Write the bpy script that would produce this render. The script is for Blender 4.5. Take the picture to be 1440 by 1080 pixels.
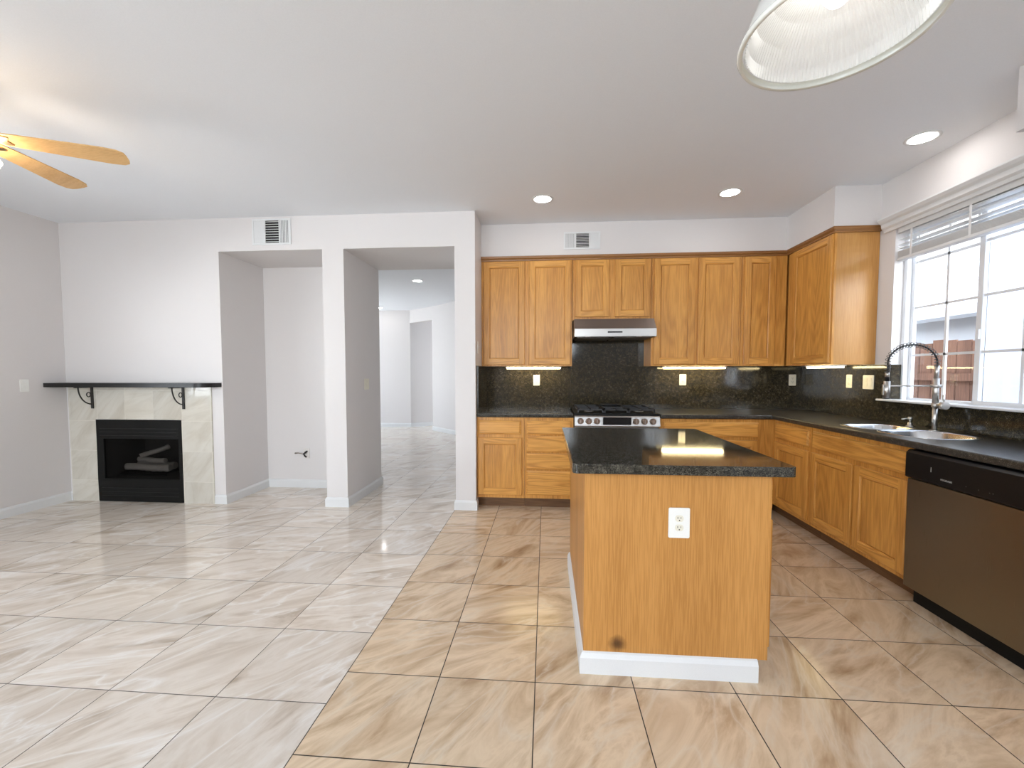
import bpy, bmesh, math, random
from mathutils import Vector, Matrix, geometry

S = bpy.context.scene
for o in list(bpy.data.objects):
    bpy.data.objects.remove(o)
C = S.collection
PI = math.pi
random.seed(7)

# ------------------------------------------------------------------ camera
EYE = 1.289
cam_data = bpy.data.cameras.new('camera')
cam = bpy.data.objects.new('camera', cam_data); C.objects.link(cam)
cam.location = (0, 0, EYE)
cam.rotation_euler = (PI/2 - 0.0487, 0, 0.0785)
cam_data.sensor_width = 36
cam_data.lens = 605.5/1440*36
cam_data.shift_y = 13.85/1440
cam_data.clip_start = 0.02
S.camera = cam

# ------------------------------------------------------------------ world, exposure
S.view_settings.view_transform = 'Standard'
S.view_settings.look = 'None'
S.view_settings.gamma = 1
S.view_settings.use_curve_mapping = False
S.view_settings.exposure = 1.06
W = bpy.data.worlds.new('sky'); S.world = W; W.use_nodes = True
SKY_DIM, SKY_BRIGHT = 1.0, 9.0
wn = W.node_tree.nodes; wl = W.node_tree.links; wn.clear()
wo = wn.new('ShaderNodeOutputWorld'); wb = wn.new('ShaderNodeBackground')
wtc = wn.new('ShaderNodeTexCoord'); wsep = wn.new('ShaderNodeSeparateXYZ'); wramp = wn.new('ShaderNodeValToRGB')
wl.new(wtc.outputs['Generated'], wsep.inputs[0]); wl.new(wsep.outputs['Z'], wramp.inputs[0])
wramp.color_ramp.elements[0].position = 0.0; wramp.color_ramp.elements[0].color = (.87, .94, 1, 1)
wramp.color_ramp.elements[1].position = 0.7; wramp.color_ramp.elements[1].color = (.70, .83, 1, 1)
wl.new(wramp.outputs[0], wb.inputs[0])
# the sky is brightest on the patio side (-y), dimmest over the neighbour's side
wmr = wn.new('ShaderNodeMapRange'); wmr.interpolation_type = 'SMOOTHSTEP'
wdot = wn.new('ShaderNodeVectorMath'); wdot.operation = 'DOT_PRODUCT'; wdot.inputs[1].default_value = (-.45, -.89, 0)
wl.new(wtc.outputs['Generated'], wdot.inputs[0]); wl.new(wdot.outputs['Value'], wmr.inputs['Value'])
wmr.inputs['From Min'].default_value = -.35; wmr.inputs['From Max'].default_value = .8
wmr.inputs['To Min'].default_value = SKY_DIM; wmr.inputs['To Max'].default_value = SKY_BRIGHT
wl.new(wmr.outputs[0], wb.inputs[1])
wl.new(wb.outputs[0], wo.inputs[0])
def portal(name, loc, rot, sx, sy):
    d = bpy.data.lights.new(name, 'AREA'); d.shape = 'RECTANGLE'; d.size = sx; d.size_y = sy
    d.cycles.is_portal = True
    o = bpy.data.objects.new(name, d); C.objects.link(o); o.location = loc; o.rotation_euler = rot
# each portal lies in a window opening and faces the room (it gives no light of its own)
portal('portal', (2.80, 2.97, 1.73), (0, PI/2, 0), 1.3, 1.08)
portal('portal', (-4.93, 1.50, 1.52), (0, -PI/2, 0), 1.2, 1.86)
portal('portal', (-2.6, -3.14, 1.1), (PI/2, 0, 0), 1.6, 2.2)
portal('portal', (-.4, -3.14, 2.22), (PI/2, 0, 0), 2.4, .88)
portal('portal', (2.76, -1.6, 2.22), (0, PI/2, 0), .88, 2.6)
portal('portal', (-6.14, 7.9, 1.4), (0, -PI/2, 0), 1.7, 2.2)
# ------------------------------------------------------------------ materials
def newmat(name):
    m = bpy.data.materials.new(name); m.use_nodes = True
    nt = m.node_tree
    return m, nt, nt.nodes, nt.links, nt.nodes['Principled BSDF']
def simple(name, col, rough=.5, metal=0, spec=.5, bump=0, bscale=200, coat=0):
    m, nt, n, l, b = newmat(name)
    b.inputs['Base Color'].default_value = (*col, 1); b.inputs['Roughness'].default_value = rough
    b.inputs['Metallic'].default_value = metal; b.inputs['Specular IOR Level'].default_value = spec
    b.inputs['Coat Weight'].default_value = coat
    tc = n.new('ShaderNodeTexCoord'); no = n.new('ShaderNodeTexNoise'); no.inputs['Scale'].default_value = bscale
    no.inputs['Detail'].default_value = 3
    l.new(tc.outputs['Object'], no.inputs['Vector'])
    mx = n.new('ShaderNodeMix'); mx.data_type = 'RGBA'
    mx.inputs['A'].default_value = (*[c*.96 for c in col], 1); mx.inputs['B'].default_value = (*[min(1, c*1.04) for c in col], 1)
    l.new(no.outputs['Fac'], mx.inputs['Factor']); l.new(mx.outputs['Result'], b.inputs['Base Color'])
    if bump:
        bp = n.new('ShaderNodeBump'); bp.inputs['Strength'].default_value = bump; bp.inputs['Distance'].default_value = .002
        l.new(no.outputs['Fac'], bp.inputs['Height']); l.new(bp.outputs[0], b.inputs['Normal'])
    return m
def emit(name, col, s):
    m, nt, n, l, b = newmat(name)
    b.inputs['Base Color'].default_value = (.9, .9, .9, 1)
    b.inputs['Emission Color'].default_value = (*col, 1); b.inputs['Emission Strength'].default_value = s
    return m
def ramp(n, stops):
    r = n.new('ShaderNodeValToRGB'); cr = r.color_ramp
    while len(cr.elements) > 1: cr.elements.remove(cr.elements[0])
    cr.elements[0].position = stops[0][0]; cr.elements[0].color = (*stops[0][1], 1)
    for p, c in stops[1:]:
        e = cr.elements.new(p); e.color = (*c, 1)
    return r
def math_(n, l, op, a, b=None):
    x = n.new('ShaderNodeMath'); x.operation = op
    for i, v in enumerate((a, b)):
        if v is None: continue
        if isinstance(v, (int, float)): x.inputs[i].default_value = v
        else: l.new(v, x.inputs[i])
    return x.outputs[0]

def oak(name, axis='z', light=(.72, .355, .082), dark=(.43, .18, .034), rough=.33, scale=1.0, mark=None, figure=.13):
    m, nt, n, l, b = newmat(name)
    tc = n.new('ShaderNodeTexCoord'); oi = n.new('ShaderNodeObjectInfo')
    add = n.new('ShaderNodeVectorMath'); add.operation = 'ADD'
    rv = n.new('ShaderNodeCombineXYZ')
    r10 = math_(n, l, 'MULTIPLY', oi.outputs['Random'], 37.0)
    for i in range(3): l.new(r10, rv.inputs[i])
    l.new(tc.outputs['Object'], add.inputs[0]); l.new(rv.outputs[0], add.inputs[1])
    def mapped(sc_across, sc_along):
        mp = n.new('ShaderNodeMapping')
        s = [sc_across]*3; s['xyz'.index(axis)] = sc_along
        mp.inputs['Scale'].default_value = s
        l.new(add.outputs[0], mp.inputs['Vector']); return mp.outputs[0]
    # broad board-to-board tone
    n1 = n.new('ShaderNodeTexNoise'); n1.inputs['Scale'].default_value = 1; n1.inputs['Detail'].default_value = 2
    l.new(mapped(9*scale, .7*scale), n1.inputs['Vector'])
    # cathedral figure: contour lines of a stretched noise
    n2 = n.new('ShaderNodeTexNoise'); n2.inputs['Scale'].default_value = 1; n2.inputs['Detail'].default_value = 2
    n2.inputs['Roughness'].default_value = .35
    l.new(mapped(7*scale, .55*scale), n2.inputs['Vector'])
    lines = math_(n, l, 'SINE', math_(n, l, 'MULTIPLY', n2.outputs['Fac'], 95.0))
    lines = math_(n, l, 'MULTIPLY_ADD', lines, .5); nt.nodes[-1].inputs[2].default_value = .5
    # fine pores
    n3 = n.new('ShaderNodeTexNoise'); n3.inputs['Scale'].default_value = 1; n3.inputs['Detail'].default_value = 3
    l.new(mapped(260, 7), n3.inputs['Vector'])
    pores = ramp(n, [(.42, (0, 0, 0)), (.58, (1, 1, 1))]); l.new(n3.outputs['Fac'], pores.inputs[0])
    base = ramp(n, [(.28, dark), (.52, tuple((a+c)/2*1.04 for a, c in zip(dark, light))), (.72, light)])
    f = math_(n, l, 'ADD', math_(n, l, 'MULTIPLY', n1.outputs['Fac'], .55), math_(n, l, 'MULTIPLY', lines, figure))
    f = math_(n, l, 'ADD', f, math_(n, l, 'MULTIPLY', pores.outputs[0], .17))
    f = math_(n, l, 'ADD', f, .09)
    l.new(f, base.inputs[0])
    out = base.outputs[0]
    if mark:   # a scorch mark on the veneer, at a place given in the object's own coordinates
        vm = n.new('ShaderNodeVectorMath'); vm.operation = 'DISTANCE'; vm.inputs[1].default_value = mark[0]
        l.new(tc.outputs['Object'], vm.inputs[0])
        nz = n.new('ShaderNodeTexNoise'); nz.inputs['Scale'].default_value = 60; l.new(tc.outputs['Object'], nz.inputs['Vector'])
        dd = math_(n, l, 'ADD', vm.outputs['Value'], math_(n, l, 'MULTIPLY', nz.outputs['Fac'], .012))
        rr = ramp(n, [(0.0, (1, 1, 1)), (.35, (.75, .75, .75)), (.8, (.0, .0, .0))])
        l.new(math_(n, l, 'DIVIDE', dd, mark[1]), rr.inputs[0])
        mx = n.new('ShaderNodeMix'); mx.data_type = 'RGBA'; mx.inputs['B'].default_value = (.035, .012, .006, 1)
        l.new(rr.outputs[0], mx.inputs['Factor']); l.new(out, mx.inputs['A']); out = mx.outputs['Result']
    l.new(out, b.inputs['Base Color'])
    b.inputs['Roughness'].default_value = rough
    b.inputs['Specular IOR Level'].default_value = .38
    bp = n.new('ShaderNodeBump'); bp.inputs['Strength'].default_value = .15; bp.inputs['Distance'].default_value = .0006
    l.new(pores.outputs[0], bp.inputs['Height']); l.new(bp.outputs[0], b.inputs['Normal'])
    return m

def tiles(name, size, ox, oy, colours, grout, rough=.12, gw=.0035, plane='xy', vein=1.0, veinc=(.78, .76, .73), bump=.35, spec=.5):
    """square stone tiles: a joint grid, and stone figure that starts anew in every tile"""
    m, nt, n, l, b = newmat(name)
    tc = n.new('ShaderNodeTexCoord'); sep = n.new('ShaderNodeSeparateXYZ'); l.new(tc.outputs['Object'], sep.inputs[0])
    a0, a1 = [{'x': 'X', 'y': 'Y', 'z': 'Z'}[c] for c in plane]
    u = math_(n, l, 'DIVIDE', math_(n, l, 'SUBTRACT', sep.outputs[a0], ox), size)
    v = math_(n, l, 'DIVIDE', math_(n, l, 'SUBTRACT', sep.outputs[a1], oy), size)
    fu, fv = math_(n, l, 'FRACT', u), math_(n, l, 'FRACT', v)
    iu, iv = math_(n, l, 'FLOOR', u), math_(n, l, 'FLOOR', v)
    du = math_(n, l, 'MINIMUM', fu, math_(n, l, 'SUBTRACT', 1.0, fu)); dv = math_(n, l, 'MINIMUM', fv, math_(n, l, 'SUBTRACT', 1.0, fv))
    d = math_(n, l, 'MULTIPLY', math_(n, l, 'MINIMUM', du, dv), size)
    g = n.new('ShaderNodeMapRange'); g.inputs['From Min'].default_value = gw*.5*.75; g.inputs['From Max'].default_value = gw*.5*1.3
    l.new(d, g.inputs['Value']); inside = g.outputs[0]
    cid = n.new('ShaderNodeCombineXYZ'); l.new(iu, cid.inputs[0]); l.new(iv, cid.inputs[1])
    wn_ = n.new('ShaderNodeTexWhiteNoise'); wn_.noise_dimensions = '3D'; l.new(cid.outputs[0], wn_.inputs['Vector'])
    off = n.new('ShaderNodeVectorMath'); off.operation = 'SCALE'; off.inputs['Scale'].default_value = 40
    l.new(wn_.outputs['Color'], off.inputs[0])
    loc = n.new('ShaderNodeCombineXYZ'); l.new(math_(n, l, 'MULTIPLY', fu, size), loc.inputs[0]); l.new(math_(n, l, 'MULTIPLY', fv, size), loc.inputs[1])
    # figure runs diagonally across the tile, turned a little from tile to tile
    rot = n.new('ShaderNodeVectorRotate'); rot.rotation_type = 'Z_AXIS'
    ang = math_(n, l, 'ADD', math_(n, l, 'MULTIPLY', wn_.outputs['Value'], 1.0), -1.15)
    l.new(ang, rot.inputs['Angle']); l.new(loc.outputs[0], rot.inputs['Vector'])
    st = n.new('ShaderNodeVectorMath'); st.operation = 'MULTIPLY'; st.inputs[1].default_value = (.9, 3.0, 1)
    l.new(rot.outputs[0], st.inputs[0])
    ad = n.new('ShaderNodeVectorMath'); ad.operation = 'ADD'; l.new(st.outputs[0], ad.inputs[0]); l.new(off.outputs[0], ad.inputs[1])
    p = ad.outputs[0]
    n1 = n.new('ShaderNodeTexNoise'); n1.inputs['Scale'].default_value = 2.0; n1.inputs['Detail'].default_value = 9
    n1.inputs['Roughness'].default_value = .60; n1.inputs['Distortion'].default_value = .7; l.new(p, n1.inputs['Vector'])
    cr = ramp(n, colours); l.new(n1.outputs['Fac'], cr.inputs[0])
    n2 = n.new('ShaderNodeTexNoise'); n2.inputs['Scale'].default_value = 1.3; n2.inputs['Detail'].default_value = 6
    n2.inputs['Distortion'].default_value = .8; l.new(p, n2.inputs['Vector'])
    vv = math_(n, l, 'ABSOLUTE', math_(n, l, 'SUBTRACT', n2.outputs['Fac'], .52))
    vr = ramp(n, [(0.0, (1, 1, 1)), (.010, (.5, .5, .5)), (.035, (0, 0, 0))]); l.new(vv, vr.inputs[0])
    mx = n.new('ShaderNodeMix'); mx.data_type = 'RGBA'; mx.inputs['B'].default_value = (*veinc, 1)
    l.new(math_(n, l, 'MULTIPLY', vr.outputs[0], .55*vein), mx.inputs['Factor']); l.new(cr.outputs[0], mx.inputs['A'])
    # tile-to-tile tone
    hsv = n.new('ShaderNodeHueSaturation'); l.new(mx.outputs['Result'], hsv.inputs['Color'])
    l.new(math_(n, l, 'ADD', math_(n, l, 'MULTIPLY', wn_.outputs['Value'], .14), .93), hsv.inputs['Value'])
    fin = n.new('ShaderNodeMix'); fin.data_type = 'RGBA'; fin.inputs['A'].default_value = (*grout, 1)
    l.new(inside, fin.inputs['Factor']); l.new(hsv.outputs[0], fin.inputs['B']); l.new(fin.outputs['Result'], b.inputs['Base Color'])
    ro = n.new('ShaderNodeMapRange'); ro.inputs['To Min'].default_value = .8; ro.inputs['To Max'].default_value = rough
    l.new(inside, ro.inputs['Value']); l.new(ro.outputs[0], b.inputs['Roughness'])
    b.inputs['Specular IOR Level'].default_value = spec
    bp = n.new('ShaderNodeBump'); bp.inputs['Strength'].default_value = bump; bp.inputs['Distance'].default_value = .0015
    l.new(inside, bp.inputs['Height']); l.new(bp.outputs[0], b.inputs['Normal'])
    return m

def granite(name, rough=.06, base=(.010, .0095, .009), fleck=(.085, .07, .04), amount=.56):
    m, nt, n, l, b = newmat(name)
    tc = n.new('ShaderNodeTexCoord')
    v1 = n.new('ShaderNodeTexVoronoi'); v1.inputs['Scale'].default_value = 560; l.new(tc.outputs['Object'], v1.inputs['Vector'])
    sp = n.new('ShaderNodeSeparateColor'); l.new(v1.outputs['Color'], sp.inputs[0])
    n1 = n.new('ShaderNodeTexNoise'); n1.inputs['Scale'].default_value = 45; n1.inputs['Detail'].default_value = 4; l.new(tc.outputs['Object'], n1.inputs['Vector'])
    f = math_(n, l, 'MULTIPLY', sp.outputs[0], math_(n, l, 'ADD', n1.outputs['Fac'], .35))
    cr = ramp(n, [(0, base), (amount, tuple(c*1.6 for c in base)), (amount+.1, tuple(c*.5 for c in fleck)), (.85, fleck), (.97, (.22, .20, .16))])
    l.new(f, cr.inputs[0]); l.new(cr.outputs[0], b.inputs['Base Color'])
    b.inputs['Roughness'].default_value = rough
    return m

def brushed(name, col=(.62, .60, .57), rough=.26, axis='z', contrast=.06):
    m, nt, n, l, b = newmat(name)
    tc = n.new('ShaderNodeTexCoord'); mp = n.new('ShaderNodeMapping')
    s = [500]*3; s['xyz'.index(axis)] = 6; mp.inputs['Scale'].default_value = s
    l.new(tc.outputs['Object'], mp.inputs['Vector'])
    no = n.new('ShaderNodeTexNoise'); no.inputs['Scale'].default_value = 1; l.new(mp.outputs[0], no.inputs['Vector'])
    l.new(math_(n, l, 'ADD', math_(n, l, 'MULTIPLY', no.outputs['Fac'], contrast*2), rough-contrast), b.inputs['Roughness'])
    b.inputs['Base Color'].default_value = (*col, 1); b.inputs['Metallic'].default_value = 1
    return m

def pane(name, tint=(1, 1, 1), refl=1.0, haze=0.0, hazec=(.8, .85, .9)):
    """thin glass: clear transmission plus a fresnel mirror, optionally a milky haze"""
    m, nt, n, l, b = newmat(name); n.remove(b)
    out = n['Material Output']
    tr = n.new('ShaderNodeBsdfTransparent'); tr.inputs[0].default_value = (*tint, 1)
    gl = n.new('ShaderNodeBsdfGlossy'); gl.inputs['Roughness'].default_value = .02
    fr = n.new('ShaderNodeLayerWeight'); fr.inputs[0].default_value = .5
    ff = math_(n, l, 'ADD', math_(n, l, 'MULTIPLY', math_(n, l, 'POWER', fr.outputs['Facing'], 5.0), .6), .022)
    mx = n.new('ShaderNodeMixShader')
    l.new(math_(n, l, 'MULTIPLY', ff, refl), mx.inputs[0])
    l.new(tr.outputs[0], mx.inputs[1]); l.new(gl.outputs[0], mx.inputs[2])
    last = mx.outputs[0]
    if haze:
        tl = n.new('ShaderNodeBsdfTranslucent'); tl.inputs[0].default_value = (*hazec, 1)
        m2 = n.new('ShaderNodeMixShader'); m2.inputs[0].default_value = haze
        l.new(last, m2.inputs[1]); l.new(tl.outputs[0], m2.inputs[2]); last = m2.outputs[0]
    l.new(last, out.inputs[0])
    return m

PAINT = simple('wall_paint', (.72, .685, .668), .6, bump=.12, bscale=260)
CEIL = simple('ceiling_paint', (.86, .88, .91), .75, bump=.12, bscale=180)
WHITE = simple('white_trim_paint', (.74, .74, .735), .35)
WPLAST = simple('white_plastic', (.85, .84, .80), .35)
IVORY = simple('ivory_plastic', (.80, .76, .64), .35)
BLACKM = simple('black_metal', (.006, .006, .0055), .55, spec=.2)
IRON = simple('wrought_iron', (.02, .018, .016), .5)
BLACKG = simple('black_gloss_panel', (.005, .005, .006), .30, spec=.3)
DARK = simple('dark_gap', (.01, .009, .008), .7)
OAKV = oak('honey_oak_upright', 'z', figure=.15); OAKH = oak('honey_oak_across', 'x', figure=.30, scale=1.2); OAKY = oak('honey_oak_lengthways', 'y')
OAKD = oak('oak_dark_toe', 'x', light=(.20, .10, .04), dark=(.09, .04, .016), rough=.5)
CROWN = oak('oak_crown', 'x', light=(.36, .17, .055), dark=(.2, .085, .025))
GRAN = granite('black_granite', amount=.50, fleck=(.15, .138, .105)); GRANS = granite('black_granite_worn', rough=.28, amount=.52, fleck=(.11, .10, .08))
GRANW = granite('black_granite_backsplash', rough=.09, amount=.50, fleck=(.095, .074, .032))
STEEL = brushed('brushed_steel', (.42, .405, .39), .33, axis='x'); STEELV = brushed('brushed_steel_door', (.25, .215, .17), .30, 'z')
BROWNSTEEL = brushed('hood_canopy_steel', (.26, .215, .19), .38, 'x')  # canopy steel toned browner and darker than the front band
CHROME = simple('satin_nickel', (.62, .60, .57), .34, metal=1)
SINKM = brushed('sink_steel', (.7, .71, .73), .22, 'x')
GLASS = pane('window_glass')
SCREEN = pane('insect_screen', haze=.5, hazec=(.72, .76, .84), refl=0)
FGLASS = pane('fireplace_glass', tint=(.62, .61, .60), refl=.35)
# ------------------------------------------------------------------ mesh helpers
class MB:
    def __init__(s): s.v = []; s.f = []; s.m = []; s.sm = []
    def face(s, pts, mi=0, smooth=False):
        k = len(s.v); s.v += [tuple(p) for p in pts]; s.f.append(tuple(range(k, k+len(pts)))); s.m.append(mi); s.sm.append(smooth)
    def grid(s, rows, mi=0, closed=False, smooth=True, flip=False):
        k = len(s.v); n = len(rows[0])
        for r in rows: s.v += [tuple(p) for p in r]
        for i in range(len(rows)-1):
            for j in range(n if closed else n-1):
                a, b = k+i*n+j, k+i*n+(j+1) % n; c, d = b+n, a+n
                s.f.append((a, d, c, b) if flip else (a, b, c, d)); s.m.append(mi); s.sm.append(smooth)
    def box(s, x0, x1, y0, y1, z0, z1, mi=0):
        if x0 > x1: x0, x1 = x1, x0
        if y0 > y1: y0, y1 = y1, y0
        if z0 > z1: z0, z1 = z1, z0
        k = len(s.v)
        s.v += [(x0, y0, z0), (x1, y0, z0), (x1, y1, z0), (x0, y1, z0), (x0, y0, z1), (x1, y0, z1), (x1, y1, z1), (x0, y1, z1)]
        for q in ((0, 3, 2, 1), (4, 5, 6, 7), (0, 1, 5, 4), (1, 2, 6, 5), (2, 3, 7, 6), (3, 0, 4, 7)):
            s.f.append(tuple(k+i for i in q)); s.m.append(mi); s.sm.append(False)
        return s
    def prism(s, poly, fn, a, b, mi=0):
        """poly: 2-D outline; fn(u,v,t) -> point; extruded from t=a to t=b"""
        n = len(poly)
        A = [fn(u, v, a) for u, v in poly]; B = [fn(u, v, b) for u, v in poly]
        s.face(A[::-1], mi); s.face(B, mi)
        for i in range(n):
            j = (i+1) % n; s.face([A[i], A[j], B[j], B[i]], mi)
        return s
    def lathe(s, prof, c=(0, 0, 0), n=32, mi=0, smooth=True, axis='z', ribs=0, ramp_=0):
        rows = []
        for r, h in prof:
            row = []
            for j in range(n):
                a = 2*PI*j/n; rr = r
                x, y = rr*math.cos(a), rr*math.sin(a)
                if axis == 'z': row.append((c[0]+x, c[1]+y, c[2]+h))
                elif axis == 'y': row.append((c[0]+x, c[1]+h, c[2]-y))
                else: row.append((c[0]+h, c[1]+x, c[2]+y))
            rows.append(row)
        s.grid(rows, mi, closed=True, smooth=smooth)
        return s
    def cap(s, r, c, n=32, mi=0, axis='z', flip=False):
        P = []
        for j in range(n):
            a = 2*PI*j/n; x, y = r*math.cos(a), r*math.sin(a)
            P.append({'z': (c[0]+x, c[1]+y, c[2]), 'y': (c[0]+x, c[1], c[2]-y), 'x': (c[0], c[1]+x, c[2]+y)}[axis])
        s.face(P[::-1] if flip else P, mi)
    def cyl(s, r, c, h, n=24, mi=0, axis='z', r2=None):
        r2 = r if r2 is None else r2
        s.lathe([(1e-5, 0), (r, 0)], c, n, mi, False, axis); s.lathe([(r, 0), (r2, h)], c, n, mi, True, axis); s.lathe([(r2, h), (1e-5, h)], c, n, mi, False, axis)
        return s
    def tube(s, pts, r, n=10, mi=0, caps=True):
        pts = [Vector(p) for p in pts]; rows = []
        up = None
        for i, p in enumerate(pts):
            t = (pts[min(i+1, len(pts)-1)]-pts[max(i-1, 0)]).normalized()
            if up is None:
                up = Vector((0, 0, 1)) if abs(t.z) < .9 else Vector((1, 0, 0))
            u = (up - t*up.dot(t)).normalized(); w = t.cross(u); up = u
            rr = r[i] if isinstance(r, (list, tuple)) else r
            rows.append([p + (u*math.cos(2*PI*j/n) + w*math.sin(2*PI*j/n))*rr for j in range(n)])
        s.grid(rows, mi, closed=True)
        if caps: s.face(rows[0][::-1], mi); s.face(rows[-1], mi)
        return s
    def build(s, name, mats, parent=None, origin=None, bevel=0, seg=2, sub=0, weld=True):
        """one mesh object.  With a parent, coordinates are the parent's own unless origin is given"""
        me = bpy.data.meshes.new(name)
        ox = Vector(origin) if origin is not None else Vector((0, 0, 0))
        me.from_pydata([tuple(Vector(p)-ox) for p in s.v], [], s.f)
        if not isinstance(mats, (list, tuple)): mats = [mats]
        for m in mats: me.materials.append(m)
        for p, mi, sm in zip(me.polygons, s.m, s.sm): p.material_index = mi; p.use_smooth = sm
        bm = bmesh.new(); bm.from_mesh(me)
        if weld: bmesh.ops.remove_doubles(bm, verts=bm.verts, dist=1e-5)
        bmesh.ops.recalc_face_normals(bm, faces=bm.faces)
        bm.to_mesh(me); bm.free()
        o = bpy.data.objects.new(name, me); C.objects.link(o)
        if parent is not None: o.parent = parent
        elif origin is not None: o.location = origin
        if bevel:
            b = o.modifiers.new('bevel', 'BEVEL'); b.width = bevel; b.segments = seg; b.limit_method = 'ANGLE'; b.angle_limit = math.radians(40)
            b.harden_normals = False
        if sub:
            q = o.modifiers.new('subdivision', 'SUBSURF'); q.levels = sub; q.render_levels = sub
        return o
def box(*a): return MB().box(*a)
def tag(o, label=None, cat=None, group=None, kind=None):
    if label: o['label'] = label
    if cat: o['category'] = cat
    if group: o['group'] = group
    if kind: o['kind'] = kind
    return o
def thing(name, label, cat, loc=(0, 0, 0), rz=0, group=None):
    o = bpy.data.objects.new(name, None); C.objects.link(o); o.location = loc; o.rotation_euler = (0, 0, rz)
    o.empty_display_size = .1
    return tag(o, label, cat, group)
def struct(name, mb, mat, parent=None, origin=None, bevel=0):
    o = mb.build(name, mat, parent, origin, bevel)
    if parent is None: o['kind'] = 'structure'
    return o
def part(mb, name, mat, t, **k):   # world coordinates, t unrotated
    return mb.build(name, mat, t, origin=root_loc(t), **k)
def root_loc(o):
    while o.parent: o = o.parent
    return tuple(o.location)
def copy_tree(o, parent=None):
    c = o.copy(); C.objects.link(c); c.parent = parent
    for ch in list(o.children): copy_tree(ch, c)
    return c
def arc(cx, cy, r, a0, a1, n):
    return [(cx+r*math.cos(math.radians(a0+(a1-a0)*i/n)), cy+r*math.sin(math.radians(a0+(a1-a0)*i/n))) for i in range(n+1)]
def rrect(x0, x1, y0, y1, r, n=6):
    return arc(x1-r, y1-r, r, 0, 90, n)+arc(x0+r, y1-r, r, 90, 180, n)+arc(x0+r, y0+r, r, 180, 270, n)+arc(x1-r, y0+r, r, 270, 360, n)
def slab(name, outer, holes, z0, z1, mats, bevel=0, seg=3, parent=None, origin=None):
    """flat slab from an outline with holes"""
    bm = bmesh.new(); es = []
    for loop in [outer]+holes:
        vs = [bm.verts.new((x, y, z0)) for x, y in loop]
        es += [bm.edges.new((vs[i], vs[(i+1) % len(vs)])) for i in range(len(vs))]
    bmesh.ops.triangle_fill(bm, edges=es, use_beauty=True)
    r = bmesh.ops.extrude_face_region(bm, geom=list(bm.faces))
    bmesh.ops.translate(bm, verts=[g for g in r['geom'] if isinstance(g, bmesh.types.BMVert)], vec=(0, 0, z1-z0))
    bmesh.ops.recalc_face_normals(bm, faces=bm.faces)
    if origin:
        bmesh.ops.translate(bm, verts=bm.verts, vec=-Vector(origin))
    me = bpy.data.meshes.new(name); bm.to_mesh(me); bm.free()
    for m in (mats if isinstance(mats, list) else [mats]): me.materials.append(m)
    o = bpy.data.objects.new(name, me); C.objects.link(o)
    if parent: o.parent = parent
    elif origin: o.location = origin
    if bevel:
        b = o.modifiers.new('bevel', 'BEVEL'); b.width = bevel; b.segments = seg; b.limit_method = 'ANGLE'; b.angle_limit = math.radians(50)
        for p in me.polygons: p.use_smooth = True
        b.harden_normals = True
    return o

# ------------------------------------------------------------------ room shell
XL, XR, YB, YF = -4.79, 2.62, 3.95, -3.0        # left wall, right wall, fireplace wall, wall behind the camera
ZC, ZO = 2.76, 2.448                             # ceiling, openings
KX = -0.849                                      # where cream tiles meet tan tiles
YK = 4.65                                        # kitchen back wall
CREAM = tiles('cream_marble_tile', .4587, KX, 1.557, [(.30, (.50, .41, .32)), (.42, (.69, .60, .505)), (.52, (.81, .735, .65)), (.60, (.73, .64, .545)), (.70, (.60, .50, .40))], (.07, .058, .045), rough=.09, veinc=(.92, .89, .85), vein=1.3)
TAN = tiles('tan_stone_tile', .4045, KX, 1.737, [(.30, (.42, .27, .155)), (.42, (.63, .46, .30)), (.55, (.82, .65, .46)), (.68, (.58, .41, .26))], (.03, .022, .017), rough=.20, gw=.004, veinc=(.80, .70, .56))
f = MB()
f.box(-6.2, KX, YF-.2, YK+.15, -.1, 0, 0); f.box(-6.2, 1.2, YK+.15, 11.2, -.1, 0, 0); f.box(KX, XR+.15, YF-.2, YK+.15, -.1, 0, 1)
struct('floor', f, [CREAM, TAN])
struct('ceiling', box(-6.2, XR+.15, YF-.15, 11.2, ZC, ZC+.12), CEIL)
# left wall with a window in it
w = MB()
w.box(XL-.15, XL, YF, .57, 0, ZC); w.box(XL-.15, XL, 2.43, 4.75, 0, ZC); w.box(XL-.15, XL, .57, 2.43, 0, .93); w.box(XL-.15, XL, .57, 2.43, 2.13, ZC)
struct('wall_left', w, PAINT)
# fireplace wall, hollow for the firebox, with the niche and the passage beside it
w = MB()
w.box(XL, -4.47, YB, 4.75, 0, ZC); w.box(-3.57, -3.13, YB, 4.75, 0, ZC); w.box(-4.47, -3.57, YB, 4.75, .825, ZC); w.box(-4.47, -3.57, 4.50, 4.75, 0, .825)
struct('wall_fireplace', w, PAINT)
struct('wall_niche', MB().box(-3.13, -2.10, 4.60, 4.80, 0, ZO), PAINT)
struct('wall_pillar', MB().box(-2.10, -1.893, YB, 4.80, 0, ZO), PAINT)
struct('wall_header', MB().box(-3.13, -.84, YB, 4.80, ZO, ZC), PAINT)
struct('wall_pier', MB().box(-.84, -.65, YB, 4.80, 0, ZC), PAINT)
struct('wall_back', MB().box(-.65, XR+.15, YK, YK+.15, 0, ZC), PAINT)
# right wall: kitchen window opening and an added high one
WY0, WY1, WZ0, WZ1 = 2.37, 3.51, 1.045, 2.375
w = MB()
w.box(XR, XR+.15, YF, -2.9, 0, ZC); w.box(XR, XR+.15, -.3, WY0, 0, ZC); w.box(XR, XR+.15, -2.9, -.3, 0, 1.78); w.box(XR, XR+.15, -2.9, -.3, 2.66, ZC); w.box(XR, XR+.15, WY1, YK, 0, ZC); w.box(XR, XR+.15, WY0, WY1, 0, WZ0); w.box(XR, XR+.15, WY0, WY1, WZ1, ZC)
struct('wall_right', w, PAINT)
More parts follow.
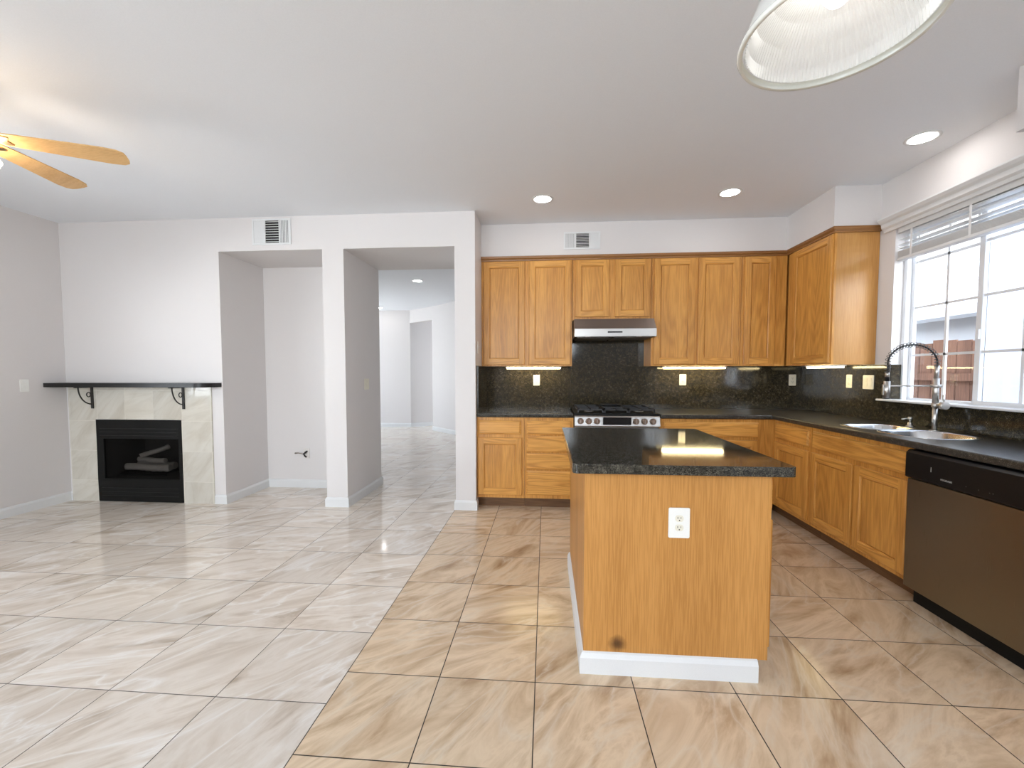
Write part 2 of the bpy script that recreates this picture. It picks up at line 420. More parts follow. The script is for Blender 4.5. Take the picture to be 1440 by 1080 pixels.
# wall behind the camera: patio door and an added high window
w = MB()
w.box(XL-.15, -3.4, YF-.15, YF, 0, ZC); w.box(-1.8, -1.6, YF-.15, YF, 0, ZC); w.box(-3.4, -1.8, YF-.15, YF, 2.2, ZC); w.box(-1.6, .8, YF-.15, YF, 0, 1.78); w.box(-1.6, .8, YF-.15, YF, 2.66, ZC); w.box(.8, XR+.15, YF-.15, YF, 0, ZC)
struct('wall_front', w, PAINT)
# soffits over the wall cabinets
w = MB(); w.box(-.65, 2.27, 4.33, YK, 2.442, ZC); w.box(2.27, XR, 3.66, YK, 2.442, ZC)
struct('wall_soffit', w, PAINT)
struct('trim_1', MB().box(2.27, XR, 1.3, 2.335, 2.455, ZC), PAINT)
# rooms seen through the passage
w = MB(); w.box(-6.2, -3.20, 10.0, 10.12, 0, ZC)
struct('wall_hall_back', w, PAINT)
w = MB()
w.prism([(-3.2, 10.02), (-2.3, 10.7), (-2.38, 10.8), (-3.28, 10.12)], lambda u, v, t: (u, v, t), 0, ZC)
w.prism([(-2.3, 10.7), (-1.75, 10.15), (-1.67, 10.23), (-2.22, 10.8)], lambda u, v, t: (u, v, t), 0, ZC)
struct('wall_hall_recess', w, PAINT)
w = MB()
w.prism([(-2.53, 9.47), (-.02, 6.9), (.06, 6.98), (-2.45, 9.55)], lambda u, v, t: (u, v, t), 0, ZC)
w.prism([(-3.20, 10.0), (-2.53, 9.47), (-2.45, 9.55), (-3.14, 10.1)], lambda u, v, t: (u, v, t), 2.465, ZC)
struct('wall_hall_angled', w, PAINT)
struct('wall_hall_right', MB().box(-.06, .06, 4.8, 6.95, 0, ZC), PAINT)
w = MB(); w.box(-6.2, -6.06, 4.7, 6.8, 0, ZC); w.box(-6.2, -6.06, 9.0, 10.0, 0, ZC); w.box(-6.2, -6.06, 6.8, 9.0, 0, .9); w.box(-6.2, -6.06, 6.8, 9.0, 2.15, ZC)
struct('wall_hall_left', w, PAINT)
struct('wall_hall_front', MB().box(-6.2, -3.13, 4.75, 4.87, 0, ZC), PAINT)

def sweep_base(name, pts, h=.092, t=.014, side=1):
    """baseboard along a path; the board stands to the left of the walking direction (side=1)"""
    P = [Vector(p) for p in pts]; prof = [(0, 0), (t, 0), (t, h*.78), (t*.45, h*.97), (0, h)]
    rows = []
    for i, p in enumerate(P):
        d0 = (P[i]-P[i-1]).normalized() if i else None; d1 = (P[i+1]-P[i]).normalized() if i < len(P)-1 else None
        n0 = Vector((-d0.y, d0.x))*side if d0 else None; n1 = Vector((-d1.y, d1.x))*side if d1 else None
        if n0 and n1:
            nn = (n0+n1).normalized(); nn = nn/max(.2, nn.dot(n0))
        else: nn = n0 or n1
        rows.append([(p.x+nn.x*a, p.y+nn.y*a, z) for a, z in prof])
    m = MB(); m.grid(rows, 0, closed=True, smooth=False); m.face(rows[0]); m.face(rows[-1][::-1])
    return struct(name, m, WHITE)
sweep_base('baseboard_left', [(XL, YF), (XL, YB), (-4.765, YB)], side=-1)
sweep_base('baseboard_niche', [(-3.24, YB), (-3.13, YB), (-3.13, 4.60), (-2.10, 4.60), (-2.10, YB), (-1.893, YB), (-1.893, 4.80), (-2.6, 4.80)], side=-1)
sweep_base('baseboard_pier', [(-.2, 4.80), (-.84, 4.80), (-.84, YB), (-.65, YB), (-.65, 4.02)], side=-1)
sweep_base('baseboard_hall', [(-6.06, 10.0), (-3.2, 10.0), (-2.3, 10.68)], side=-1)
sweep_base('baseboard_hall_angled', [(-2.53, 9.47), (-.06, 6.94)], side=-1)
sweep_base('baseboard_right', [(XR, 1.15), (XR, YF)], side=-1)
sweep_base('baseboard_front', [(XR, YF), (-1.75, YF)], side=-1)

# ------------------------------------------------------------------ kitchen window (children of the window)
FRAME = simple('white_vinyl_frame', (.80, .81, .83), .3)
def ringbox(m, x0, x1, ya, yb, za, zb, wd):
    m.box(x0, x1, ya, yb, za, za+wd); m.box(x0, x1, ya, yb, zb-wd, zb); m.box(x0, x1, ya, ya+wd, za+wd, zb-wd); m.box(x0, x1, yb-wd, yb, za+wd, zb-wd)
w1 = MB(); ringbox(w1, 2.69, 2.765, WY0, WY1, WZ0, WZ1, .03)
w1 = struct('window_1', w1, FRAME)
m = MB(); ringbox(m, 2.725, 2.75, 2.915, WY1-.03, WZ0+.0305, WZ1-.03, .026); m.build('fixed_sash', FRAME, w1, bevel=.003)
m = MB(); ringbox(m, 2.695, 2.72, WY0+.03, 2.948, WZ0+.0305, WZ1-.03, .036); m.build('sliding_sash', FRAME, w1, bevel=.003)
def muntins(ya, yb, x, name):
    m = MB(); yc = (ya+yb)/2; m.box(x-.006, x+.006, yc-.009, yc+.009, WZ0+.06, WZ1-.06)
    for z in (1.42, 1.77, 2.105): m.box(x-.006, x+.006, ya, yb, z-.008, z+.008)
    m.build(name, FRAME, w1)
muntins(2.941, WY1-.056, 2.738, 'fixed_sash_grille'); 
muntins(WY0+.066, 2.912, 2.708, 'sliding_sash_grille')
MB().box(2.7395, 2.7415, 2.94, WY1-.055, WZ0+.06, WZ1-.055).build('pane', GLASS, w1)
MB().box(2.7095, 2.7115, WY0+.06, 2.915, WZ0+.065, WZ1-.06).build('pane', GLASS, w1)
m = MB(); m.box(2.757, 2.7585, WY0+.03, 2.93, WZ0+.031, WZ1-.03); s_ = m.build('insect_screen', SCREEN, w1); tag(s_, 'milky insect screen outside the sliding sash')
m = MB(); m.box(2.683, 2.695, 2.915, 2.935, 1.50, 1.56); m.build('latch', FRAME, w1)
# sill nosing and stone-lined jamb
struct('trim_2', MB().box(2.565, 2.6895, 2.31, 3.57, 1.074, 1.088).box(2.621, 2.689, 2.372, 3.508, 1.046, 1.074), WHITE, bevel=.004)
# venetian blind drawn up
def venetian(name, label, x, y0, y1, ztop, opens, zst, n, valance=None, stackgap=.0055):
    t = thing(name, label, 'window blind', (x, (y0+y1)/2, ztop))
    m = MB()
    for z, tilt in opens:
        c, s = math.cos(tilt)*.025, math.sin(tilt)*.025
        m.prism([(x-c, z-s), (x+c, z+s), (x+c+.0008, z+s+.0028), (x-c+.0008, z-s+.0028)], lambda u, v, q: (u, q, v), y0, y1)
    part(m, 'slats', WHITE, t)
    m = MB()
    for i in range(n): m.box(x-.026, x+.026, y0, y1, zst+i*stackgap, zst+i*stackgap+.0032)
    if n: part(m, 'gathered_slats', WHITE, t)
    part(MB().box(x-.028, x+.028, y0, y1, zst-.022, zst-.002), 'bottom_rail', WHITE, t, bevel=.003)
    part(MB().box(x-.028, x+.028, y0, y1, ztop-.04, ztop), 'headrail', WHITE, t)
    for y in (y0+.12, (y0+y1)/2, y1-.12):
        m = MB()
        for dx in (-.027, .027): m.box(x+dx-.0008, x+dx+.0008, y-.008, y+.008, zst-.02, ztop-.04)
        part(m, 'ladder_tape', WHITE, t)
    return t
bl = venetian('window_blind', 'white slatted blind drawn up at the top of the kitchen window', 2.652, 2.385, 3.495, 2.372,
         [(2.318, -.1), (2.278, -.1), (2.240, -.1), (2.214, 0)], 2.150, 9)
# moulded valance over the window
prof = [(2.62, 2.365), (2.600, 2.365), (2.596, 2.385), (2.580, 2.398), (2.576, 2.425), (2.560, 2.437), (2.548, 2.455), (2.548, 2.466), (2.62, 2.466)]
m = MB(); m.prism(prof, lambda u, v, q: (u, q, v), 2.30, 3.60)
tag(m.build('window_valance', WHITE, None, origin=(2.62, 2.97, 2.365)), 'white moulded cornice across the top of the kitchen window', 'cornice')
# other openings, out of view; the two high windows are added for light
def simple_window(name, axis, a, lo, hi, z0, z1, mid=True):
    m = MB(); M2 = MB()
    def bx(mm, p0, p1, q0, q1, r0, r1):
        if axis == 'x': mm.box(p0, p1, q0, q1, r0, r1)
        else: mm.box(q0, q1, p0, p1, r0, r1)
    bx(m, a-.03, a+.03, lo, hi, z0, z0+.045); bx(m, a-.03, a+.03, lo, hi, z1-.045, z1)
    bx(m, a-.03, a+.03, lo, lo+.045, z0+.045, z1-.045); bx(m, a-.03, a+.03, hi-.045, hi, z0+.045, z1-.045)
    if mid: bx(m, a-.025, a+.025, (lo+hi)/2-.03, (lo+hi)/2+.03, z0+.045, z1-.045)
    o = struct(name, m, FRAME); bx(M2, a-.002, a+.002, lo+.03, hi-.03, z0+.03, z1-.03); M2.build('pane', GLASS, o)
    return o
simple_window('window_2', 'x', XL-.10, .57, 2.43, .93, 2.13)
simple_window('window_3', 'x', -6.13, 6.8, 9.0, .9, 2.15)
simple_window('door_1', 'y', YF-.09, -3.4, -1.8, 0.0, 2.2)  # unseen patio door, position and width chosen for its light
simple_window('window_added_right', 'x', XR+.10, -2.9, -.3, 1.78, 2.66)  # unseen high window, added to bring more daylight into the kitchen
simple_window('window_added_front', 'y', YF-.09, -1.6, .8, 1.78, 2.66)  # unseen transom, added to light the island front
venetian('window_blind', 'lowered white slatted blind on the left wall, mirrored in the fireplace tiles', XL-.03, .60, 2.40, 2.125,
         [(.985+i*.046, .12) for i in range(24)], .965, 0)
# ------------------------------------------------------------------ cabinet joinery (front at y=0 facing -y, x across, z up)
def panel_door(t, x0, x1, z0, z1, name='door', fw=.056, th=.019, mats=None, y=0.0):
    m = MB(); c = .004; yf = y-th
    X0, X1, Z0, Z1 = x0+c, x1-c, z0+c, z1-c
    # outer edge and chamfer
    back = [(x0, y, z0), (x1, y, z0), (x1, y, z1), (x0, y, z1)]
    mid = [(x0, yf+c, z0), (x1, yf+c, z0), (x1, yf+c, z1), (x0, yf+c, z1)]
    fr = [(X0, yf, Z0), (X1, yf, Z0), (X1, yf, Z1), (X0, yf, Z1)]
    for a, b in ((back, mid), (mid, fr)):
        for i in range(4):
            j = (i+1) % 4; m.face([a[i], a[j], b[j], b[i]], 1 if i in (0, 2) else 0)
    m.face(back[::-1], 0)
    a0, a1, b0, b1 = x0+fw, x1-fw, z0+fw, z1-fw
    m.face([(X0, yf, Z0), (a0, yf, Z0), (a0, yf, Z1), (X0, yf, Z1)], 0)      # stiles
    m.face([(a1, yf, Z0), (X1, yf, Z0), (X1, yf, Z1), (a1, yf, Z1)], 0)
    m.face([(a0, yf, Z0), (a1, yf, Z0), (a1, yf, b0), (a0, yf, b0)], 1)      # rails
    m.face([(a0, yf, b1), (a1, yf, b1), (a1, yf, Z1), (a0, yf, Z1)], 1)
    rings = [(0, yf), (.003, yf+.004), (.0075, yf+.006), (.0083, yf+.0165), (.0118, yf+.0165), (.0128, yf+.0105)]
    for (d0, y0), (d1, y1) in zip(rings, rings[1:]):
        A = [(a0+d0, y0, b0+d0), (a1-d0, y0, b0+d0), (a1-d0, y0, b1-d0), (a0+d0, y0, b1-d0)]
        B = [(a0+d1, y1, b0+d1), (a1-d1, y1, b0+d1), (a1-d1, y1, b1-d1), (a0+d1, y1, b1-d1)]
        for i in range(4):
            j = (i+1) % 4; m.face([A[i], A[j], B[j], B[i]], 1 if i in (0, 2) else 0)
    d = .0128; m.face([(a0+d, yf+.0105, b0+d), (a1-d, yf+.0105, b0+d), (a1-d, yf+.0105, b1-d), (a0+d, yf+.0105, b1-d)], 2)
    k = MB(); k.v, k.f, k.m, k.sm = m.v, m.f, m.m, m.sm
    return k.build(name, mats or [OAKV, OAKH, OAKV], t, weld=False)
def slab_front(t, x0, x1, z0, z1, name='drawer', th=.019, y=0.0):
    m = MB(); yf = y-th
    rings = [(0, y), (0, yf+.009), (.004, yf+.006), (.011, yf+.004), (.013, yf)]
    R = [[(x0+d, yy, z0+d), (x1-d, yy, z0+d), (x1-d, yy, z1-d), (x0+d, yy, z1-d)] for d, yy in rings]
    for A, B in zip(R, R[1:]):
        for i in range(4):
            j = (i+1) % 4; m.face([A[i], A[j], B[j], B[i]])
    m.face(R[0][::-1]); m.face(R[-1])
    return m.build(name, OAKH, t)
def base_cabinet(label, loc, rz, w, fronts, group='oak base cabinets', d=.60, x_start=0, toe=True, frame_z=(.715, .84), side=None, hollow=False):
    t = thing('base_cabinet', label, 'cabinet', loc, rz, group)
    if hollow:
        m = MB(); m.box(0, .018, .018, d, .105, .872); m.box(w-.018, w, .018, d, .105, .872); m.box(.018, w-.018, .018, d, .105, .123); m.box(.018, w-.018, d-.01, d, .123, .872)
        m.build('carcass', OAKV, t)
    else: MB().box(x_start, w, .018, d, .105, .872).build('carcass', OAKV, t)
    ff = MB(); ff.box(x_start, w, 0, .018, .105, .872); ff.build('face_frame', OAKV, t)
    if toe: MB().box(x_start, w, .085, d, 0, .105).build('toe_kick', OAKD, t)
    for fr in fronts:
        if fr[0] == 'door': panel_door(t, *fr[1:])
        else: slab_front(t, *fr[1:])
    return t
def wall_cabinet(label, loc, rz, w, z0, z1, doors, d=.32):
    t = thing('wall_cabinet', label, 'cabinet', (loc[0], loc[1], z0), rz, 'oak wall cabinets')
    h = z1-z0
    MB().box(0, w, .018, d, 0, h).build('carcass', OAKV, t)
    MB().box(0, w, 0, .018, 0, h).build('face_frame', OAKV, t)
    for a in doors: panel_door(t, a[0], a[1], a[2]-z0, a[3]-z0)
    return t
G = .003
# ---- wall cabinets on the back wall
wall_cabinet('tall oak two-door wall cabinet left of the range hood', (-.648, 4.329), 0, .906, 1.356, 2.441,
             [(.024, .436, 1.370, 2.392), (.478, .893, 1.370, 2.392)])
wall_cabinet('short oak two-door wall cabinet right above the range hood', (.262, 4.329), 0, .758, 1.806, 2.441,
             [(.022, .353, 1.838, 2.392), (.407, .744, 1.838, 2.392)])
wall_cabinet('tall oak two-door wall cabinet right of the range hood', (1.024, 4.329), 0, .838, 1.356, 2.441,
             [(.022, .408, 1.370, 2.392), (.438, .818, 1.370, 2.392)])
wall_cabinet('tall oak one-door wall cabinet at the inner corner of the kitchen', (1.866, 4.329), 0, .412, 1.356, 2.441,
             [(.024, .308, 1.370, 2.392)])
# ---- the one on the right wall beside the window
t = thing('wall_cabinet', 'oak wall cabinet with a plain veneered end beside the window', 'cabinet', (2.282, 4.645, 1.356), -PI/2, 'oak wall cabinets')
MB().box(0, .977, .018, .335, 0, 1.085).build('carcass', OAKV, t)
MB().box(.345, .985, 0, .018, 0, 1.085).build('face_frame', OAKV, t)
MB().box(.977, .985, .018, .335, 0, 1.085).build('end_panel', oak('oak_veneer_end', 'z', light=(.60, .32, .10), dark=(.46, .21, .055), scale=.6, rough=.30, figure=.03), t)
panel_door(t, .44, .975, .014, 1.036)
# ---- crown moulding along the cabinet tops
cp = [(0, 2.398), (-.010, 2.398), (-.012, 2.41), (-.024, 2.422), (-.028, 2.441), (0, 2.441)]
m = MB(); rows = []
for (x, y, nx, ny) in ((-.648, 4.328, 0, 1), (2.280, 4.328, 1, 1), (2.280, 3.658, 1, 1), (2.617, 3.658, 0, 1)):
    rows.append([(x+d*nx, y+d*ny, z) for d, z in cp])
m.grid(rows, 0, closed=True, smooth=False); m.face(rows[0]); m.face(rows[-1][::-1])
tag(m.build('crown_moulding', CROWN, None, origin=(.8, 4.32, 2.398)), 'dark-stained oak moulding along the tops of the wall cabinets', 'moulding')

# ---- base cabinets
base_cabinet('oak base cabinet with one drawer over one door at the left end of the kitchen', (-.648, 4.02, 0), 0, .448,
             [('drawer', .016, .416, .712, .842), ('door', .010, .426, .135, .680)])
base_cabinet('oak base cabinet with four stacked drawers left of the range', (-.198, 4.02, 0), 0, .455,
             [('drawer', .020, .436, a, b) for a, b in ((.712, .842), (.549, .698), (.383, .535), (.139, .369))])
base_cabinet('oak base cabinet under the counter between the range and the inner corner', (1.040, 4.02, 0), 0, 1.010,
             [('drawer', .030, .865, .712, .842), ('door', .030, .440, .135, .680), ('door', .458, .865, .135, .680)])
base_cabinet('oak base cabinet with a small drawer and door at the inner corner, right run', (2.05, 4.64, 0), -PI/2, 1.165,
             [('drawer', .655, 1.145, .712, .842), ('door', .655, 1.145, .135, .680)], d=.565, x_start=.012)
base_cabinet('wide oak sink cabinet with a long false drawer front over two doors', (2.05, 3.47, 0), -PI/2, .915,
             [('false_drawer_front', .020, .900, .712, .842, 'false_drawer_front'), ('door', .020, .462, .135, .680), ('door', .482, .900, .135, .680)], d=.56, hollow=True)
base_cabinet('oak base cabinet on the near side of the dishwasher', (2.05, 1.868, 0), -PI/2, .668,
             [('drawer', .020, .648, .712, .842), ('door', .020, .325, .135, .680), ('door', .345, .648, .135, .680)], d=.56)

# ---- countertops
def bull(o): return o
ZT0, ZT1 = .8735, .914
slab('countertop', [(-.649, 3.985), (.258, 3.985), (.258, 4.648), (-.649, 4.648)], [], ZT0, ZT1, GRAN, bevel=.012, origin=(-.2, 4.3, ZT0))
tag(bpy.data.objects['countertop'], 'short black granite countertop left of the range', 'countertop', 'black granite countertops')
bowl1 = rrect(2.125, 2.475, 3.035, 3.325, .10); bowl2 = rrect(2.125, 2.50, 2.60, 2.995, .13, 8)
o = slab('countertop', [(1.038, 4.648), (1.038, 3.985), (2.008, 3.985), (2.008, 1.19), (2.618, 1.19), (2.618, 4.648)], [bowl1, bowl2], ZT0, ZT1, GRANS, bevel=.011, origin=(2.3, 3.0, ZT0))
tag(o, 'long L-shaped black granite countertop holding the sink, right of the range', 'countertop', 'black granite countertops')
# ---- backsplash
def splash(x0, x1, y0, y1, z0, z1, label):
    c = ((x0+x1)/2, (y0+y1)/2, z0)
    tag(MB().box(x0, x1, y0, y1, z0, z1).build('backsplash', GRANW, None, origin=c), label, 'backsplash', 'polished granite backsplash slabs')
BF = 4.630
splash(-.629, .259, BF, 4.649, .9145, 1.355, 'speckled black granite backsplash left of the range under the tall cabinet')
splash(.261, 1.036, BF, 4.649, .10, 1.64, 'tall black granite backsplash rising behind the range to the hood')
splash(1.038, 2.598, BF, 4.649, .9145, 1.355, 'long black granite backsplash between the range and the inner corner')
splash(-.649, -.630, 4.00, 4.649, .9145, 1.355, 'narrow side backsplash slab at the far left end of the counter')
splash(2.600, 2.619, 3.512, 4.649, .9145, 1.352, 'black granite backsplash on the right wall beside the window')
splash(2.600, 2.619, 1.19, 3.510, .9145, 1.073, 'low black granite backsplash under the kitchen window')
splash(2.621, 2.689, 3.496, 3.509, 1.092, 1.352, 'small granite slab lining the window jamb above the sill')

# ---- island
t = thing('kitchen_island', 'oak kitchen island with white baseboard and a scorch mark near the floor', 'island', (.545, 2.33, 0))
IX0, IX1, IY0, IY1 = .165, .925, 1.82, 2.85
FRONTV = oak('island_veneer', 'z', light=(.62, .305, .088), dark=(.38, .165, .037), scale=.55, rough=.36, figure=.02, mark=((.310-.545, 1.816-2.33, .130), .062))
part(MB().box(IX0+.004, IX1-.018, IY0+.004, IY1, .105, .872), 'carcass', OAKV, t)
part(MB().box(IX0, IX1, IY0, IY0+.0039, .09, .872), 'end_panel', FRONTV, t)
part(MB().box(IX0, IX0+.0039, IY0+.0041, IY1, .09, .872), 'side_panel', FRONTV, t)
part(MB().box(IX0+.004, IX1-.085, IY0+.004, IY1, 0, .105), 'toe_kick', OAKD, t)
part(MB().box(IX1-.018, IX1, IY0+.004, IY1, .105, .872), 'face_frame', OAKV, t)
e = bpy.data.objects.new('door_front', None)
def rdoor(fn, y0, y1, z0, z1, nm):
    # doors on the +x face: build at the origin then turn into the island's frame
    ob = fn(t, y0, y1, z0, z1, nm)
    ob.data.transform(Matrix.Translation((IX1-.545, -2.33, 0)) @ Matrix.Rotation(PI/2, 4, 'Z'))
bpy.data.objects.remove(e)
for a, b in ((IY0+.02, IY0+.50), (IY0+.52, IY1-.02)):
    rdoor(slab_front, a, b, .712, .842, 'drawer'); rdoor(panel_door, a, b, .135, .680, 'door')
m = MB(); prof = [(0, 0), (.016, 0), (.016, .070), (.007, .088), (0, .093)]; rows = []
for (x, y, nx, ny) in ((IX0, IY1, -1, 0), (IX0, IY0, -1, -1), (.885, IY0, 0, -1)):
    rows.append([(x+a*nx, y+a*ny, z) for a, z in prof])
m.grid(rows, 0, closed=True, smooth=False); m.face(rows[0]); m.face(rows[-1][::-1])
part(m, 'baseboard', WHITE, t)
o = slab('island_countertop', rrect(.112, 1.0, 1.775, 2.965, .022, 4), [], .8735, .914, GRAN, bevel=.019, seg=5, origin=(.55, 2.37, .8735))
tag(o, 'black granite slab on top of the oak island', 'countertop')
# ---- outlets and switches: plate faces -y at y=0, turned by rz
RECW = simple('receptacle_ivory', (.78, .74, .62), .35)
def cover_plate(t, w, h, mat):
    m = MB(); c = .004
    m.prism(rrect(-w/2, w/2, -h/2, h/2, .0065, 5), lambda u, v, q: (u, q, v), -.0055, 0)
    return m.build('cover_plate', mat, t, bevel=.002)
def outlet(label, loc, rz, w=.070, h=.114, mat=IVORY, group=None):
    t = thing('wall_outlet', label, 'outlet', loc, rz, group)
    cover_plate(t, w, h, mat)
    for dz in (.0195, -.0195):
        m = MB(); pr = [(.017*math.cos(a), .0165*max(-.82, min(.82, math.sin(a)))) for a in [2*PI*i/24 for i in range(24)]]
        m.prism(pr, lambda u, v, q: (u, q, v+dz), -.008, -.0056); r = m.build('receptacle', RECW, t)
        m = MB(); m.box(-.0078, -.0056, -.0086, -.0081, dz-.001, dz+.0075); m.box(.0052, .0070, -.0086, -.0081, dz-.0005, dz+.0065)
        m.cyl(.0026, (0, -.0086, dz-.0075), .0005, 10, axis='y'); m.build('socket_holes', DARK, r)
    MB().cyl(.003, (0, -.0066, 0), .001, 10, axis='y').build('screw', mat, t)
    return t
def switch(label, loc, rz, gangs=1, kind='rocker', mat=IVORY, w=.070, h=.114, group=None):
    t = thing('light_switch', label, 'switch', loc, rz, group)
    W_ = w+(gangs-1)*.046
    cover_plate(t, W_, h, mat)
    for g in range(gangs):
        x = (g-(gangs-1)/2)*.046
        m = MB()
        if kind == 'rocker':
            m.prism([(-.0058, -.033), (-.0085, -.033), (-.0065, 0), (-.010, .033), (-.0058, .033)], lambda u, v, q: (q, u, v), x-.0165, x+.0165)
        else:
            m.prism([(-.0058, -.006), (-.0085, -.004), (-.016, .010), (-.013, .013), (-.0058, .006)], lambda u, v, q: (q, u, v), x-.005, x+.005)
        m.build('rocker' if kind == 'rocker' else 'toggle', mat, t)
    return t
outlet('large white outlet on the end of the oak island', (.556, 1.8198, .664), 0, .087, .128, WPLAST)
KO = 'cover plates on the granite backsplash'
outlet('ivory outlet on the backsplash left of the range', (-.100, 4.6298, 1.210), 0, group=KO)
outlet('ivory outlet on the backsplash just right of the range', (1.426, 4.6298, 1.217), 0, group=KO)
outlet('ivory outlet on the back wall near the inner kitchen corner', (2.519, 4.6298, 1.215), 0, group=KO)
outlet('slim ivory outlet on the right wall lit by the cabinet light', (2.5998, 3.915, 1.217), -PI/2, group=KO)
switch('wide ivory double switch plate nearest to the window', (2.5998, 3.695, 1.214), -PI/2, 2, group=KO)
switch('small pale switch on the left wall beside the mantel', (XL+.0002, 3.60, 1.172), PI/2, mat=WPLAST)
switch('pale double switch on the side of the white pillar in the passage', (-1.8928, 4.42, 1.17), PI/2, 2, mat=IVORY)
switch('small white toggle switch high on the wall corner left of the oak cabinets', (-.6498, 4.10, 1.53), PI/2, 1, 'toggle', mat=WPLAST)

# ---- under-cabinet lights
def strip(label, x0, x1, y0, y1):
    t = thing('cabinet_light', label, 'light', ((x0+x1)/2, (y0+y1)/2, 1.355), 0, 'strip lights under the wall cabinets')
    part(MB().box(x0, x1, y0, y1, 1.345, 1.3555), 'housing', WPLAST, t)
    part(MB().box(x0+.01, x1-.01, y0+.008, y1-.008, 1.330, 1.3449), 'diffuser', emit('strip_light_glow', (1, .80, .42), UC), t, bevel=.004)
UC = 13.0
strip('glowing strip light under the cabinet left of the range hood', -.42, .16, 4.48, 4.55)
strip('glowing strip light under the cabinet right of the range hood', 1.19, 1.81, 4.48, 4.55)
strip('glowing strip light under the cabinet beside the window', 2.37, 2.43, 3.70, 4.16)
# ------------------------------------------------------------------ range
t = thing('gas_range', 'stainless steel gas range with six knobs and a black clock panel', 'range', (.648, 4.30, 0))
RX0, RX1 = .264, 1.032
part(MB().box(RX0+.002, RX1-.002, 4.02, 4.62, .03, .895), 'body', STEEL, t)
part(MB().box(RX0, RX1, 3.985, 4.625, .897, .918), 'cooktop', BLACKM, t, bevel=.003)
m = MB(); m.prism([(3.966, .796), (3.958, .805), (3.974, .884), (3.984, .896), (4.019, .896), (4.019, .796)], lambda u, v, q: (q, u, v), RX0, RX1)
part(m, 'control_panel', STEEL, t, bevel=.002)
m = MB(); m.box(.520, .772, 3.944, 3.972, .818, .884); part(m, 'clock_display', BLACKG, t, bevel=.003)
KN = simple('knob_steel', (.30, .24, .20), .30, metal=1)
for x in (.318, .392, .466, .817, .892, .967):
    m = MB(); m.cyl(.029, (x, 3.968, .848), -.010, 24, axis='y'); m.cyl(.024, (x, 3.958, .848), -.024, 24, axis='y', r2=.021)
    k = part(m, 'knob', KN, t); m = MB(); m.box(x-.0035, x+.0035, 3.928, 3.9345, .830, .866); part(m, 'grip', STEEL, k, bevel=.002)
part(MB().box(RX0+.005, RX1-.005, 3.985, 4.019, .215, .785), 'oven_door', STEEL, t, bevel=.004)
part(MB().box(.34, .956, 3.981, 3.9849, .30, .62), 'oven_window', BLACKG, t)
m = MB(); m.tube([(RX0+.05, 3.93, .74), (RX1-.05, 3.93, .74)], .012, 12); m.box(RX0+.06, RX0+.085, 3.93, 3.986, .73, .75); m.box(RX1-.085, RX1-.06, 3.93, 3.986, .73, .75)
part(m, 'oven_handle', STEEL, t)
part(MB().box(RX0+.005, RX1-.005, 3.99, 4.019, .06, .205), 'warming_drawer', STEEL, t, bevel=.004)
part(MB().box(RX0+.01, RX1-.01, 4.06, 4.60, 0, .03), 'plinth', DARK, t)
GRATE = simple('cast_iron_grate', (.018, .018, .018), .45)
for gx0, gx1 in ((RX0+.03, RX0+.27), (RX0+.275, RX0+.495), (RX0+.50, RX1-.03)):
    m = MB()
    for y in (4.04, 4.31, 4.57): m.box(gx0, gx1, y-.006, y+.006, .940, .956)
    for x in (gx0+.006, (gx0+gx1)/2, gx1-.006): m.box(x-.006, x+.006, 4.034, 4.576, .940, .956)
    for x in (gx0+.006, gx1-.006):
        for y in (4.04, 4.57): m.box(x-.007, x+.007, y-.007, y+.007, .9185, .942)
    for y in (4.17, 4.44): m.box(gx0+.03, gx1-.03, y-.005, y+.005, .942, .956)
    part(m, 'grate', GRATE, t)
for x, y in ((RX0+.15, 4.17), (RX0+.15, 4.44), (.648, 4.30), (RX1-.15, 4.17), (RX1-.15, 4.44)):
    m = MB(); m.cyl(.045, (x, y, .9185), .010, 24); m.cyl(.034, (x, y, .9285), .009, 24, mi=1); part(m, 'burner', [STEEL, BLACKM], t)
# griddle lying on the middle grate
m = MB(); m.lathe([(1e-4, 0), (.085, 0), (.10, .016), (.103, .022), (.094, .018), (.08, .006), (1e-4, .006)], (.655, 4.40, .9565), 32)
tag(m.build('round_griddle', GRATE, None, origin=(.655, 4.40, .9565)), 'round black iron griddle lying on the middle of the cooktop', 'griddle')
# ------------------------------------------------------------------ range hood
t = thing('range_hood', 'slim stainless range hood under the short oak cabinet', 'range hood', (.645, 4.35, 1.62))
HX0, HX1 = .268, 1.018
m = MB()
P0 = [(HX0, 4.20, 1.8045), (HX1, 4.20, 1.8045), (HX1, 4.62, 1.8045), (HX0, 4.62, 1.8045)]
P1 = [(HX0, 4.135, 1.706), (HX1+.010, 4.135, 1.706), (HX1+.010, 4.62, 1.706), (HX0, 4.62, 1.706)]
m.face(P0)
for i in range(4): j = (i+1) % 4; m.face([P0[i], P0[j], P1[j], P1[i]])
m.face(P1[::-1]); part(m, 'canopy', BROWNSTEEL, t)
m = MB(); x0, x1 = HX0, HX1+.010
m.box(x0, x1, 4.130, 4.142, 1.630, 1.7055); m.box(x0, x0+.006, 4.142, 4.62, 1.630, 1.7055); m.box(x1-.006, x1, 4.142, 4.62, 1.630, 1.7055)
part(m, 'front_band', STEEL, t, bevel=.0015)
m = MB(); m.prism(arc(.700, 1.672, .006, 90, 270, 8)[::-1]+arc(.588, 1.672, .006, 90, 270, 8)[::-1] if 0 else [(.580, 1.666), (.712, 1.666), (.716, 1.672), (.712, 1.679), (.580, 1.679), (.576, 1.672)], lambda u, v, q: (u, q, v), 4.1265, 4.1299)
part(m, 'control_slot', BLACKG, t)
FILT = simple('hood_filter_mesh', (.20, .19, .18), .45, metal=.8, bump=.5, bscale=500)
